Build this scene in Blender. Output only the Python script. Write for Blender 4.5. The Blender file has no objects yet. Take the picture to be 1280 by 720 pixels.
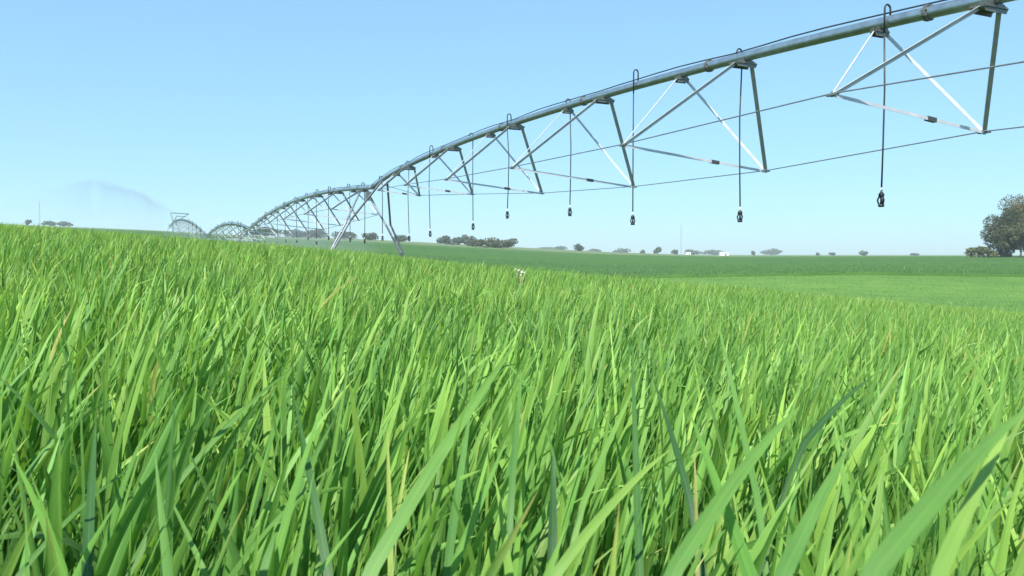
import bpy, bmesh, math, random
import numpy as np
from mathutils import Vector, Matrix

# ---------------------------------------------------------------- camera, sky, sun, exposure
S = bpy.context.scene
COL = S.collection
F = 1030.0            # focal length in pixels of the 1280 px wide photograph
YH = 318.0            # row of the eye-level horizon
EYE = 0.77            # camera height above the soil under it
cam_d = bpy.data.cameras.new('camera')
cam = bpy.data.objects.new('camera', cam_d)
COL.objects.link(cam)
cam_d.sensor_width = 36.0
cam_d.lens = 36.0 * F / 1280.0
cam_d.clip_start = 0.02
cam_d.clip_end = 30000
cam_d.dof.use_dof = True
cam_d.dof.focus_distance = 5.0
cam_d.dof.aperture_fstop = 24.0
cam.location = (0, 0, EYE)
cam.rotation_euler = (math.radians(90) - math.atan((360 - YH) / F), 0, 0)
S.camera = cam

SUN_EL = math.radians(50)
SUN_AZ = math.radians(204)      # compass angle from +Y (camera's view) clockwise
w = bpy.data.worlds.new('World')
S.world = w
w.use_nodes = True
wn = w.node_tree
bg = wn.nodes['Background']
sky = wn.nodes.new('ShaderNodeTexSky')
sky.sky_type = 'NISHITA'
sky.sun_disc = False
sky.sun_elevation = SUN_EL
sky.sun_rotation = SUN_AZ
sky.altitude = 0
sky.air_density = 1.0
sky.dust_density = 0.0
sky.ozone_density = 4.0
tint = wn.nodes.new('ShaderNodeMix')
tint.data_type = 'RGBA'
tint.blend_type = 'MULTIPLY'
tint.inputs[0].default_value = 1.0
tint.inputs[7].default_value = (1.33, 2.11, 2.62, 1)
soft = wn.nodes.new('ShaderNodeGamma')          # the photograph's tone curve flattens the bright sky
soft.inputs[1].default_value = 0.42
wn.links.new(sky.outputs[0], soft.inputs[0])
wn.links.new(soft.outputs[0], tint.inputs[6])
wn.links.new(tint.outputs[2], bg.inputs[0])
bg.inputs[1].default_value = 0.112

sl = bpy.data.lights.new('sun', 'SUN')
sl.energy = 5.0
sl.angle = math.radians(0.53)
sl.color = (1.0, 0.955, 0.87)
sun = bpy.data.objects.new('sun', sl)
COL.objects.link(sun)
sd = Vector((math.sin(SUN_AZ) * math.cos(SUN_EL), math.cos(SUN_AZ) * math.cos(SUN_EL), math.sin(SUN_EL)))
sun.rotation_euler = sd.to_track_quat('Z', 'Y').to_euler()
sun.location = (0, 0, 60)

S.view_settings.view_transform = 'Standard'
S.view_settings.look = 'None'
S.view_settings.exposure = 0.8
S.view_settings.gamma = 1.0
S.render.engine = 'CYCLES'
S.cycles.use_denoising = True
S.cycles.max_bounces = 8
S.cycles.transparent_max_bounces = 8
S.cycles.volume_bounces = 1

rng = np.random.default_rng(7)
random.seed(7)
ASPECT = 1.0

# ---------------------------------------------------------------- helpers
def new_mesh(name, verts, faces, mats=(), smooth=False):
    me = bpy.data.meshes.new(name)
    me.from_pydata([tuple(v) for v in verts], [], [tuple(f) for f in faces])
    for m in mats:
        me.materials.append(m)
    if smooth:
        me.polygons.foreach_set('use_smooth', np.ones(len(me.polygons), bool))
    bm = bmesh.new(); bm.from_mesh(me)
    bmesh.ops.recalc_face_normals(bm, faces=bm.faces)
    bm.to_mesh(me); bm.free()
    me.update()
    return me

def np_mesh(name, V, Q, mat, smooth=True):
    """V (n,3) float, Q (m,4) int quads"""
    me = bpy.data.meshes.new(name)
    me.vertices.add(len(V))
    me.vertices.foreach_set('co', np.ascontiguousarray(V, np.float32).ravel())
    k = Q.shape[1]
    me.loops.add(Q.size)
    me.loops.foreach_set('vertex_index', np.ascontiguousarray(Q, np.int32).ravel())
    me.polygons.add(len(Q))
    me.polygons.foreach_set('loop_start', np.arange(0, Q.size, k, dtype=np.int32))
    me.polygons.foreach_set('loop_total', np.full(len(Q), k, np.int32))
    if smooth:
        me.polygons.foreach_set('use_smooth', np.ones(len(Q), bool))
    me.materials.append(mat)
    me.update(calc_edges=True)
    return me

def link(name, data, parent=None, label=None, cat=None, group=None, kind=None):
    o = bpy.data.objects.new(name, data)
    COL.objects.link(o)
    if parent is not None:
        o.parent = parent
    if label: o['label'] = label
    if cat: o['category'] = cat
    if group: o['group'] = group
    if kind: o['kind'] = kind
    return o

class MB:
    """collects simple solids; build() links them as one mesh object"""
    def __init__(self):
        self.v = []; self.f = []
    def add(self, vs, fs):
        b = len(self.v)
        self.v += [tuple(v) for v in vs]
        self.f += [tuple(i + b for i in f) for f in fs]
        return self
    def tube(self, pts, rad, n=10, cap=True):
        pts = [Vector(p) for p in pts]
        if not hasattr(rad, '__len__'):
            rad = [rad] * len(pts)
        t0 = (pts[1] - pts[0]).normalized()
        a = t0.orthogonal().normalized()
        vs = []; fs = []
        for i, p in enumerate(pts):
            t = (pts[min(i + 1, len(pts) - 1)] - pts[max(i - 1, 0)]).normalized()
            a = (a - t * a.dot(t)).normalized()
            b = t.cross(a)
            for k in range(n):
                ang = 2 * math.pi * k / n
                vs.append(p + (a * math.cos(ang) + b * math.sin(ang)) * rad[i])
        for i in range(len(pts) - 1):
            for k in range(n):
                fs.append((i * n + k, i * n + (k + 1) % n, (i + 1) * n + (k + 1) % n, (i + 1) * n + k))
        if cap:
            fs.append(tuple(range(n - 1, -1, -1)))
            fs.append(tuple((len(pts) - 1) * n + k for k in range(n)))
        return self.add(vs, fs)
    def profile(self, a, b, poly, up):
        """extrude a 2-D polygon (side, up) from a to b"""
        a, b = Vector(a), Vector(b)
        t = (b - a).normalized()
        s = t.cross(Vector(up)).normalized()
        u = s.cross(t).normalized()
        n = len(poly)
        vs = [a + s * p[0] + u * p[1] for p in poly] + [b + s * p[0] + u * p[1] for p in poly]
        fs = [(k, (k + 1) % n, n + (k + 1) % n, n + k) for k in range(n)]
        fs += [tuple(range(n - 1, -1, -1)), tuple(range(n, 2 * n))]
        return self.add(vs, fs)
    def box(self, c, ax, ay, az):
        """centre and three half-axis vectors"""
        c, ax, ay, az = Vector(c), Vector(ax), Vector(ay), Vector(az)
        vs = [c + ax * i + ay * j + az * k for i in (-1, 1) for j in (-1, 1) for k in (-1, 1)]
        return self.add(vs, [(0, 1, 3, 2), (4, 6, 7, 5), (0, 4, 5, 1), (2, 3, 7, 6), (0, 2, 6, 4), (1, 5, 7, 3)])
    def build(self, name, mat, parent=None, smooth=False, **kw):
        return link(name, new_mesh(name, self.v, self.f, (mat,), smooth), parent, **kw)

def mat_new(name):
    m = bpy.data.materials.new(name)
    m.use_nodes = True
    nt = m.node_tree
    return m, nt, nt.nodes['Principled BSDF']

def N(nt, t, **kw):
    n = nt.nodes.new(t)
    for k, v in kw.items():
        setattr(n, k, v)
    return n

def ramp(nt, fac, stops):
    r = N(nt, 'ShaderNodeValToRGB')
    e = r.color_ramp.elements
    while len(e) < len(stops):
        e.new(0.5)
    for el, (p, c) in zip(e, stops):
        el.position = p
        el.color = (*c, 1)
    nt.links.new(fac, r.inputs[0])
    return r.outputs[0]

def noise(nt, scale, detail=4, rough=0.55, vec=None, mapping=None):
    n = N(nt, 'ShaderNodeTexNoise')
    n.inputs['Scale'].default_value = scale
    n.inputs['Detail'].default_value = detail
    n.inputs['Roughness'].default_value = rough
    if vec is not None:
        if mapping is not None:
            mp = N(nt, 'ShaderNodeMapping')
            mp.inputs['Scale'].default_value = mapping
            nt.links.new(vec, mp.inputs[0])
            vec = mp.outputs[0]
        nt.links.new(vec, n.inputs['Vector'])
    return n

def pos(nt):
    return N(nt, 'ShaderNodeNewGeometry').outputs['Position']

def mixc(nt, fac, a, b, mode='MIX'):
    m = N(nt, 'ShaderNodeMix', data_type='RGBA', blend_type=mode)
    for sock, v in ((m.inputs[0], fac), (m.inputs[6], a), (m.inputs[7], b)):
        if isinstance(v, (int, float)):
            sock.default_value = v
        elif isinstance(v, tuple):
            sock.default_value = (*v, 1)
        else:
            nt.links.new(v, sock)
    return m.outputs[2]

# ---------------------------------------------------------------- materials
def metal_mat(name, base, rough, metallic=0.75, var=0.25, scale=9.0):
    m, nt, p = mat_new(name)
    tc = N(nt, 'ShaderNodeTexCoord')
    n = noise(nt, scale, 6, 0.65, tc.outputs['Object'])
    lo = tuple(c * (1 - var) for c in base)
    hi = tuple(min(1, c * (1 + var)) for c in base)
    nt.links.new(ramp(nt, n.outputs[0], [(0.3, lo), (0.7, hi)]), p.inputs['Base Color'])
    n2 = noise(nt, scale * 4, 4, 0.6, tc.outputs['Object'])
    mr = N(nt, 'ShaderNodeMapRange')
    mr.inputs['To Min'].default_value = rough - 0.1
    mr.inputs['To Max'].default_value = rough + 0.14
    nt.links.new(n2.outputs[0], mr.inputs[0])
    nt.links.new(mr.outputs[0], p.inputs['Roughness'])
    p.inputs['Metallic'].default_value = metallic
    b = N(nt, 'ShaderNodeBump')
    b.inputs['Strength'].default_value = 0.08
    nt.links.new(n2.outputs[0], b.inputs['Height'])
    nt.links.new(b.outputs[0], p.inputs['Normal'])
    return m

M_PIPE = metal_mat('galvanised_pipe', (0.40, 0.47, 0.50), 0.34, 0.9, 0.2, 5)
M_ANGLE = metal_mat('galvanised_angle', (0.56, 0.58, 0.60), 0.48, 0.25, 0.15, 7)
M_LEG = metal_mat('dark_leg_steel', (0.24, 0.26, 0.29), 0.5, 0.6, 0.25, 6)  # tower legs: a darker steel tone than the pipe and the angles
M_ROD = metal_mat('truss_rod_steel', (0.24, 0.27, 0.28), 0.5, 0.7, 0.2, 8)
M_BRACKET = metal_mat('bracket_steel', (0.20, 0.22, 0.21), 0.5, 0.7, 0.25, 12)

def plain_mat(name, col, rough=0.6, var=0.15, scale=20):
    m, nt, p = mat_new(name)
    tc = N(nt, 'ShaderNodeTexCoord')
    n = noise(nt, scale, 4, 0.6, tc.outputs['Object'])
    nt.links.new(ramp(nt, n.outputs[0], [(0.3, tuple(c * (1 - var) for c in col)), (0.7, tuple(min(1, c * (1 + var)) for c in col))]), p.inputs['Base Color'])
    p.inputs['Roughness'].default_value = rough
    return m
M_HOSE = plain_mat('black_hose', (0.022, 0.028, 0.03), 0.5)
M_BLACK = plain_mat('black_plastic', (0.018, 0.02, 0.022), 0.4)
M_PALE = plain_mat('pale_plastic', (0.62, 0.66, 0.66), 0.45)
M_RUBBER = plain_mat('tyre_rubber', (0.03, 0.03, 0.03), 0.85)
M_STICK = plain_mat('dark_decal', (0.05, 0.055, 0.05), 0.5)
M_WHITEWALL = plain_mat('white_wall', (0.75, 0.75, 0.72), 0.7, 0.06)
M_ROOF = plain_mat('sheet_roof', (0.6, 0.62, 0.62), 0.5, 0.08)
M_DOOR = plain_mat('dark_door', (0.12, 0.13, 0.14), 0.6)
M_MAST = plain_mat('grey_mast', (0.35, 0.36, 0.38), 0.6)
M_BARK = plain_mat('bark', (0.13, 0.105, 0.085), 0.9, 0.35, 3)

def blade_mat():
    m, nt, p = mat_new('cereal_leaf')
    at = N(nt, 'ShaderNodeAttribute', attribute_name='tint')
    sep = N(nt, 'ShaderNodeSeparateColor')
    nt.links.new(at.outputs['Color'], sep.inputs[0])
    uv = N(nt, 'ShaderNodeUVMap')
    uv.uv_map = 'UVMap'
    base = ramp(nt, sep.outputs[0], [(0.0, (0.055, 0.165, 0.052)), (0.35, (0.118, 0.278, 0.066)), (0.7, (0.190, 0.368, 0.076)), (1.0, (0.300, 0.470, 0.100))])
    # parallel veins and the pale midrib
    sx = N(nt, 'ShaderNodeSeparateXYZ')
    nt.links.new(uv.outputs[0], sx.inputs[0])
    vein = noise(nt, 1.0, 2, 0.5, uv.outputs[0], (16.0, 1.2, 1.0))
    vr = ramp(nt, vein.outputs[0], [(0.3, (0.84, 0.86, 0.86)), (0.7, (1.10, 1.08, 1.06))])
    base = mixc(nt, 1.0, base, vr, 'MULTIPLY')
    mid = N(nt, 'ShaderNodeMath', operation='SUBTRACT')
    nt.links.new(sx.outputs[0], mid.inputs[0]); mid.inputs[1].default_value = 0.5
    ab = N(nt, 'ShaderNodeMath', operation='ABSOLUTE')
    nt.links.new(mid.outputs[0], ab.inputs[0])
    mf = N(nt, 'ShaderNodeMapRange')
    mf.inputs['From Min'].default_value = 0.02; mf.inputs['From Max'].default_value = 0.075
    mf.inputs['To Min'].default_value = 0.3; mf.inputs['To Max'].default_value = 0.0
    nt.links.new(ab.outputs[0], mf.inputs[0])
    base = mixc(nt, mf.outputs[0], base, (0.22, 0.40, 0.10))
    # blotches along the leaf
    bl = noise(nt, 14.0, 3, 0.6, pos(nt))
    br = ramp(nt, bl.outputs[0], [(0.3, (0.86, 0.9, 0.86)), (0.7, (1.1, 1.08, 1.05))])
    base = mixc(nt, 1.0, base, br, 'MULTIPLY')
    base = mixc(nt, sep.outputs[2], base, (0.50, 0.40, 0.13))
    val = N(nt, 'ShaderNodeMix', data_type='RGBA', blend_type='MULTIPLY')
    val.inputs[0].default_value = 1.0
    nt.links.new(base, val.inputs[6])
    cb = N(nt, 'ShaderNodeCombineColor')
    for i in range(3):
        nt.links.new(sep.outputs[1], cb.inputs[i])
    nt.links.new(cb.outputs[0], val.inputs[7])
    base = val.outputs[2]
    nt.links.new(base, p.inputs['Base Color'])
    p.inputs['Roughness'].default_value = 0.5
    p.inputs['Specular IOR Level'].default_value = 0.36
    b = N(nt, 'ShaderNodeBump')
    b.inputs['Strength'].default_value = 0.22
    b.inputs['Distance'].default_value = 0.002
    nt.links.new(vein.outputs[0], b.inputs['Height'])
    nt.links.new(b.outputs[0], p.inputs['Normal'])
    tr = N(nt, 'ShaderNodeBsdfTranslucent')
    tcol = mixc(nt, 1.0, base, (1.35, 1.32, 0.6), 'MULTIPLY')
    nt.links.new(tcol, tr.inputs[0])
    mx = N(nt, 'ShaderNodeMixShader')
    mx.inputs[0].default_value = 0.35
    nt.links.new(p.outputs[0], mx.inputs[1])
    nt.links.new(tr.outputs[0], mx.inputs[2])
    nt.links.new(mx.outputs[0], nt.nodes['Material Output'].inputs[0])
    return m
M_BLADE = blade_mat()

def field_mat(name, c0, c1, c2, scale, stretch=(1, 1, 1), rough=0.8, bump=0.4, bscale=6.0):
    m, nt, p = mat_new(name)
    ps = pos(nt)
    n = noise(nt, scale, 8, 0.62, ps, stretch)
    col = ramp(nt, n.outputs[0], [(0.28, c0), (0.5, c1), (0.74, c2)])
    n3 = noise(nt, scale * 0.06, 4, 0.55, ps, stretch)
    col = mixc(nt, 1.0, col, ramp(nt, n3.outputs[0], [(0.3, (0.86, 0.88, 0.86)), (0.7, (1.13, 1.1, 1.0))]), 'MULTIPLY')
    nt.links.new(col, p.inputs['Base Color'])
    p.inputs['Roughness'].default_value = rough
    p.inputs['Specular IOR Level'].default_value = 0.15
    n2 = noise(nt, bscale, 6, 0.7, ps)
    b = N(nt, 'ShaderNodeBump')
    b.inputs['Strength'].default_value = bump
    b.inputs['Distance'].default_value = 0.25
    nt.links.new(n2.outputs[0], b.inputs['Height'])
    nt.links.new(b.outputs[0], p.inputs['Normal'])
    return m
M_SOIL = field_mat('soil_and_litter', (0.03, 0.032, 0.012), (0.05, 0.06, 0.02), (0.07, 0.08, 0.03), 9.0)
M_LIGHT = field_mat('light_green_pasture', (0.070, 0.155, 0.030), (0.092, 0.188, 0.036), (0.125, 0.222, 0.042), 0.5, (0.35, 1, 1), 0.85, 0.35, 3.0)
M_DARK = field_mat('dark_green_crop', (0.036, 0.092, 0.018), (0.050, 0.118, 0.022), (0.070, 0.148, 0.028), 0.55, (0.3, 1, 1), 0.85, 0.6, 2.0)
M_FAR = field_mat('far_farmland', (0.085, 0.145, 0.06), (0.12, 0.17, 0.07), (0.21, 0.20, 0.11), 0.009, (0.3, 1, 1), 0.9, 0.1, 0.5)

# ---------------------------------------------------------------- the land
_YK = np.array([75., 110., 165., 250., 450., 900.])
_XK = np.array([-500., 0., 200., 260., 300., 450., 640., 760., 900., 1080., 1280., 1800.])
_T = np.array([
    [284, 276, 268, 262, 258, 256],
    [302, 299, 293, 286, 282, 280],
    [328, 318, 300, 292, 289, 288],
    [336, 332, 308, 298, 293.5, 292],
    [341, 334, 312, 301, 296, 294],
    [338, 330, 318, 307, 300.5, 298.5],
    [350, 344, 330, 318, 311, 308.5],
    [358, 350, 337, 324, 317, 315],
    [368, 346.5, 335, 325, 320.6, 319.6],
    [378, 341.5, 332, 323.5, 320.4, 319.5],
    [384, 345, 330, 321.5, 321, 320],
    [396, 352, 333, 323, 321, 320]])
# resample on a fine grid and smooth, so that the ground has no creases
_lx = np.linspace(-500, 1800, 461)
_ly = np.linspace(math.log(60), math.log(900), 140)
_A = np.empty((len(_XK), len(_ly)))
for i in range(len(_XK)):
    _A[i] = np.interp(_ly, np.log(_YK), _T[i])
_B = np.empty((len(_lx), len(_ly)))
for j in range(len(_ly)):
    _B[:, j] = np.interp(_lx, _XK, _A[:, j])
def _smooth(a, n, axis):
    k = np.hanning(2 * n + 3)[1:-1]; k /= k.sum()
    pad = [(0, 0), (0, 0)]; pad[axis] = (n, n)
    ap = np.pad(a, pad, mode='edge')
    return np.apply_along_axis(lambda v: np.convolve(v, k, 'valid'), axis, ap)
_B = _smooth(_smooth(_B, 10, 0), 7, 1)

def land(X, Y):
    """height of the soil (world z) at plan positions; arrays or scalars"""
    X = np.asarray(X, float); Y = np.asarray(Y, float)
    Xe = 120 * np.tanh(X / 120)
    Yn = np.clip(Y, -40, 90)
    zn = -EYE - 0.0004 * Yn ** 2 - np.where(X < 0, 0.077, 0.089) * Xe
    zn = zn + 0.17 / (1 + np.exp(-(X + 15) / 2.2)) / (1 + np.exp((X + 2.4) / 0.7)) * np.exp(-((Y - 25) / 13) ** 2)
    kk = np.clip((Y - 29) / 9, 0, 1)
    zn = zn - 0.55 * kk * kk * (3 - 2 * kk)
    zn = zn + 0.018 * np.sin(X * 0.55 + 1.0) * np.cos(Y * 0.43) + 0.02 * np.sin(X * 0.23 - Y * 0.31)
    Yc = np.clip(Y, 60, 900)
    px = np.clip(640 + F * X / np.maximum(Yc, 1), -499, 1799)
    fi = (px + 500) / 2300 * (len(_lx) - 1)
    fj = (np.log(Yc) - _ly[0]) / (_ly[-1] - _ly[0]) * (len(_ly) - 1)
    i0 = np.clip(fi.astype(int), 0, len(_lx) - 2); j0 = np.clip(fj.astype(int), 0, len(_ly) - 2)
    a = fi - i0; b = fj - j0
    py = (_B[i0, j0] * (1 - a) * (1 - b) + _B[i0 + 1, j0] * a * (1 - b) + _B[i0, j0 + 1] * (1 - a) * b + _B[i0 + 1, j0 + 1] * a * b)
    zt = (YH - py) / F * Yc
    k = np.clip((Y - 46) / (76 - 46), 0, 1)
    k = k * k * (3 - 2 * k)
    return zn * (1 - k) + zt * k + EYE

def gz(x, y):
    return float(land(x, y))

def spaced(lim, fine, grow):
    v = [0.0]; d = fine
    while v[-1] < lim:
        v.append(v[-1] + d); d *= grow
    return np.array(v)
def grid(name, xs, ys, mat, dz=0.0, **kw):
    XX, YY = np.meshgrid(xs, ys)
    ZZ = land(XX, YY) + dz
    V = np.stack([XX, YY, ZZ], -1).reshape(-1, 3)
    nx, ny = len(xs), len(ys)
    idx = np.arange(nx * ny).reshape(ny, nx)
    Q = np.stack([idx[:-1, :-1], idx[:-1, 1:], idx[1:, 1:], idx[1:, :-1]], -1).reshape(-1, 4)
    return V, Q
_h = spaced(7000, 1.2, 1.055)
xs = np.concatenate([-_h[:0:-1], _h])
ys = np.concatenate([-spaced(60, 2, 1.1)[:0:-1], spaced(9000, 1.2, 1.05)])
V, Q = grid('ground', xs, ys, None)
gme = np_mesh('ground', V, Q, M_SOIL)
for m in (M_LIGHT, M_FAR):
    gme.materials.append(m)
cen = V[Q].mean(1)
mi = np.where(cen[:, 1] < 63, 0, np.where(cen[:, 1] < 300, 1, 2)).astype(np.int32)
gme.polygons.foreach_set('material_index', mi)
ground = link('ground', gme, kind='structure')

# darker crop beyond the pasture: a raised, uneven canopy with a front edge of its own
def dark_edge(t):
    return 106 + 6 * np.sin(t * 3.1 + 0.6) + 2.0 * np.sin(t * 11)
ts = np.linspace(-0.95, 1.05, 520)
ds = np.concatenate([[0.0, 0.04], spaced(260, 0.7, 1.035)[1:]])
TT, DD = np.meshgrid(ts, ds)
YY = dark_edge(TT) + DD
XX = TT * YY
hz = 0.34 + 0.05 * rng.standard_normal(XX.shape) + 0.05 * np.sin(XX * 0.9 + YY * 0.3) * np.sin(YY * 0.7)
hz[0] = -0.05
hz[1] = 0.30 + 0.06 * rng.standard_normal(XX.shape[1])
ZZ = land(XX, YY) + hz
V = np.stack([XX, YY, ZZ], -1).reshape(-1, 3)
idx = np.arange(XX.size).reshape(XX.shape)
Q = np.stack([idx[:-1, :-1], idx[:-1, 1:], idx[1:, 1:], idx[1:, :-1]], -1).reshape(-1, 4)
dark = link('dark_crop_field', np_mesh('dark_crop_field', V, Q, M_DARK), kind='stuff',
            label='darker green crop field beyond the light pasture, up to the horizon', cat='crop field')

# ---------------------------------------------------------------- leaf blades
def blades(B, phi, th0, bend, L, W, twist0, twist1, drift, hue, val, dry, nseg, cols=2, fold=0.25):
    """B (n,3) roots; returns verts, quads, tint(per vert), uv(per vert)"""
    n = len(B)
    t = np.linspace(0, 1, nseg + 1)
    P = B.copy()
    Vs = []; T4 = []; UV = []
    dl = (L / nseg)[:, None]
    for i, ti in enumerate(t):
        tm = max(ti - 0.5 / nseg, 0)
        th = th0 + bend * tm ** 1.7
        ph = phi + drift * tm
        T = np.stack([np.sin(th) * np.cos(ph), np.sin(th) * np.sin(ph), np.cos(th)], -1)
        if i > 0:
            P = P + T * dl
        b = np.stack([-np.sin(ph), np.cos(ph), np.zeros(n)], -1)
        nn = np.cross(b, T)
        ps = twist0 + twist1 * ti
        wd = b * np.cos(ps)[:, None] + nn * np.sin(ps)[:, None]
        nd = -b * np.sin(ps)[:, None] + nn * np.cos(ps)[:, None]
        pr = min(1.0, 0.62 + 1.5 * ti) * max(1 - ti ** 2.3, 0.0) ** 0.8
        hw = (W * 0.5 * max(pr, 0.02))[:, None]
        if cols == 3:
            Vs.append(np.stack([P - wd * hw + nd * hw * fold, P, P + wd * hw + nd * hw * fold], 1))
        else:
            Vs.append(np.stack([P - wd * hw, P + wd * hw], 1))
        c = np.empty((n, cols, 4))
        brown = np.where((hue * 997) % 1 < 0.06, max(ti - 0.86, 0) * 5.0, 0.0)
        tipdry = np.clip(brown + dry + np.clip(dry - 0.05, 0, 1) * max(ti - 0.6, 0) * 2.0, 0, 1)
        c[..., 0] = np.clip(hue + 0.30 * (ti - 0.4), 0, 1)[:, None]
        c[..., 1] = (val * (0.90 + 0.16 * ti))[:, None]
        c[..., 2] = tipdry[:, None]
        c[..., 3] = 1
        T4.append(c)
        u = np.empty((n, cols, 2))
        u[..., 0] = np.linspace(0, 1, cols)[None]
        u[..., 1] = (ti * L * 10)[:, None]
        UV.append(u)
    Vs = np.stack(Vs, 1); T4 = np.stack(T4, 1); UV = np.stack(UV, 1)
    R = nseg + 1
    idx = np.arange(n * R * cols).reshape(n, R, cols)
    Q = np.stack([idx[:, :-1, :-1], idx[:, :-1, 1:], idx[:, 1:, 1:], idx[:, 1:, :-1]], -1).reshape(-1, 4)
    return Vs.reshape(-1, 3), Q, T4.reshape(-1, 4), UV.reshape(-1, 2)

def blade_mesh(name, chunks, mat=None):
    off = 0; VV = []; QQ = []; TT4 = []; UU = []
    for V, Q, T4, UV in chunks:
        VV.append(V); QQ.append(Q + off); TT4.append(T4); UU.append(UV); off += len(V)
    V = np.concatenate(VV); Q = np.concatenate(QQ); T4 = np.concatenate(TT4); UV = np.concatenate(UU)
    me = np_mesh(name, V, Q, mat or M_BLADE)
    a = me.attributes.new('tint', 'FLOAT_COLOR', 'POINT')
    a.data.foreach_set('color', T4.astype(np.float32).ravel())
    ul = me.uv_layers.new(name='UVMap')
    ul.data.foreach_set('uv', UV[Q.ravel()].astype(np.float32).ravel())
    return me

def lowfreq(X, Y):
    return (np.sin(X * 1.7 + 0.4 * Y) * np.sin(Y * 1.3 - 0.5 * X + 1) * 0.5
            + np.sin(X * 4.1 - Y * 1.1) * np.sin(Y * 3.3 + X) * 0.3 + np.sin(X * 0.37 + 2) * np.sin(Y * 0.29) * 0.4)

def scatter(y0, y1, dens, spread=0.78, side=1.6):
    """uniform points in the band y0..y1 of a wedge in front of the camera, with side margins"""
    hw = spread * max(y1, 0) + side
    n = int((y1 - y0) * 2 * hw * dens)
    X = rng.uniform(-hw, hw, n); Y = rng.uniform(y0, y1, n)
    k = np.abs(X) < spread * np.maximum(Y, 0) + side
    return X[k], Y[k]

def tiller_leaves(X, Y, levels, wscale=1.0, wind=0.55):
    """leaf parameters for the tillers at X, Y; one leaf for each level (root height, length, tilt, bend)"""
    out = []
    n = len(X)
    lf = lowfreq(X, Y)
    zg = land(X, Y)
    rot = rng.uniform(0, 2 * math.pi, n)
    th_hue = np.clip(0.42 + 0.20 * lf + rng.normal(0, 0.10, n), 0, 1)
    hgt = 1 + 0.06 * lf + rng.normal(0, 0.05, n)
    for li, (rh, ln, tilt, bend, hue0) in enumerate(levels):
        phi = rot + li * math.pi + rng.normal(0, 0.5, n)
        # the wind lays most tips over to the right
        vx = np.cos(phi) + wind * rng.uniform(0.3, 2.6, n); vy = np.sin(phi) * 0.9
        phi = np.arctan2(vy, vx)
        th0 = np.abs(rng.normal(tilt + 0.03 + 0.09 * (wind > 0.6), 0.13, n))
        bd = np.abs(rng.normal(bend, bend * 0.6, n))
        lay = rng.random(n) < 0.07
        bd = np.where(lay, bd + rng.uniform(0.6, 1.3, n), bd)
        L = ln * hgt * rng.uniform(0.8, 1.18, n)
        W = 0.0124 * wscale * (0.42 + 0.88 * rng.random(n) ** 0.8)
        B = np.stack([X + rng.normal(0, 0.012, n), Y + rng.normal(0, 0.012, n), zg + rh * hgt], -1)
        dry = np.where(rng.random(n) < 0.004, rng.uniform(0.2, 0.7, n), 0.0)
        dry = np.where(rng.random(n) < 0.03, np.maximum(dry, 0.10), dry)
        out.append(dict(B=B, phi=phi, th0=th0, bend=bd, L=L, W=W,
                        twist0=rng.normal(0, 0.7, n), twist1=rng.normal(0, 0.9, n), drift=rng.normal(0, 0.35, n),
                        hue=np.clip(th_hue + hue0 + rng.normal(0, 0.15, n), 0, 1), val=rng.uniform(0.72, 1.18, n), dry=dry))
    return {k: np.concatenate([o[k] for o in out]) for k in out[0]}

def take(d, k):
    return {a: b[k] for a, b in d.items()}

chunks = []
# near: fully shaped leaves, three across, with thin stems
X, Y = scatter(-0.5, 2.5, 520, 0.80, 1.3)
far_enough = np.hypot(X, Y) > 0.26
X, Y = X[far_enough], Y[far_enough]
near = tiller_leaves(X, Y, [(0.14, 0.25, 0.26, 0.5, -0.06), (0.23, 0.27, 0.18, 0.35, 0.0), (0.31, 0.27, 0.14, 0.28, 0.05), (0.35, 0.24, 0.11, 0.28, 0.10)], 1.0, 0.61)
st = dict(B=np.stack([X, Y, land(X, Y)], -1), phi=rng.uniform(0, 6.28, len(X)), th0=np.abs(rng.normal(0, 0.05, len(X))), bend=np.zeros(len(X)),
          L=np.full(len(X), 0.42), W=np.full(len(X), 0.006), twist0=np.zeros(len(X)), twist1=np.full(len(X), 0.5), drift=np.zeros(len(X)),
          hue=np.full(len(X), 0.6), val=np.full(len(X), 0.9), dry=np.zeros(len(X)))
chunks.append(blades(**st, nseg=3, cols=2))
# the leaves that show largest become objects of their own
tipz = near['B'][:, 2] + near['L'] * 0.9
d = np.hypot(near['B'][:, 0], near['B'][:, 1])
depth = near['B'][:, 1]
pxx = np.abs(near['B'][:, 0] / np.maximum(depth, 0.05))
score = near['W'] * near['L'] / np.maximum(d, 0.2) ** 2 * np.exp(12 * (tipz - EYE - 0.3))
score = np.where((depth > 0.42) & (pxx < 0.62), score, 0)
score = np.where(tipz > EYE - 0.34 - 0.0 + (-0.081 * near['B'][:, 0]), score, 0)
order = np.argsort(-score)
HERO_N = 280
near['val'] = near['val'] * 1.06
single = np.zeros(len(score), bool); single[order[:HERO_N]] = True
SINGLES = take(near, single)
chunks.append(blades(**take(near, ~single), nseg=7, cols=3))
# middle distance
X, Y = scatter(2.5, 8.0, 400)
mid = tiller_leaves(X, Y, [(0.22, 0.27, 0.22, 0.40, -0.02), (0.30, 0.27, 0.16, 0.35, 0.05), (0.34, 0.25, 0.12, 0.38, 0.13)], 1.0)
chunks.append(blades(**mid, nseg=4, cols=2))
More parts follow.
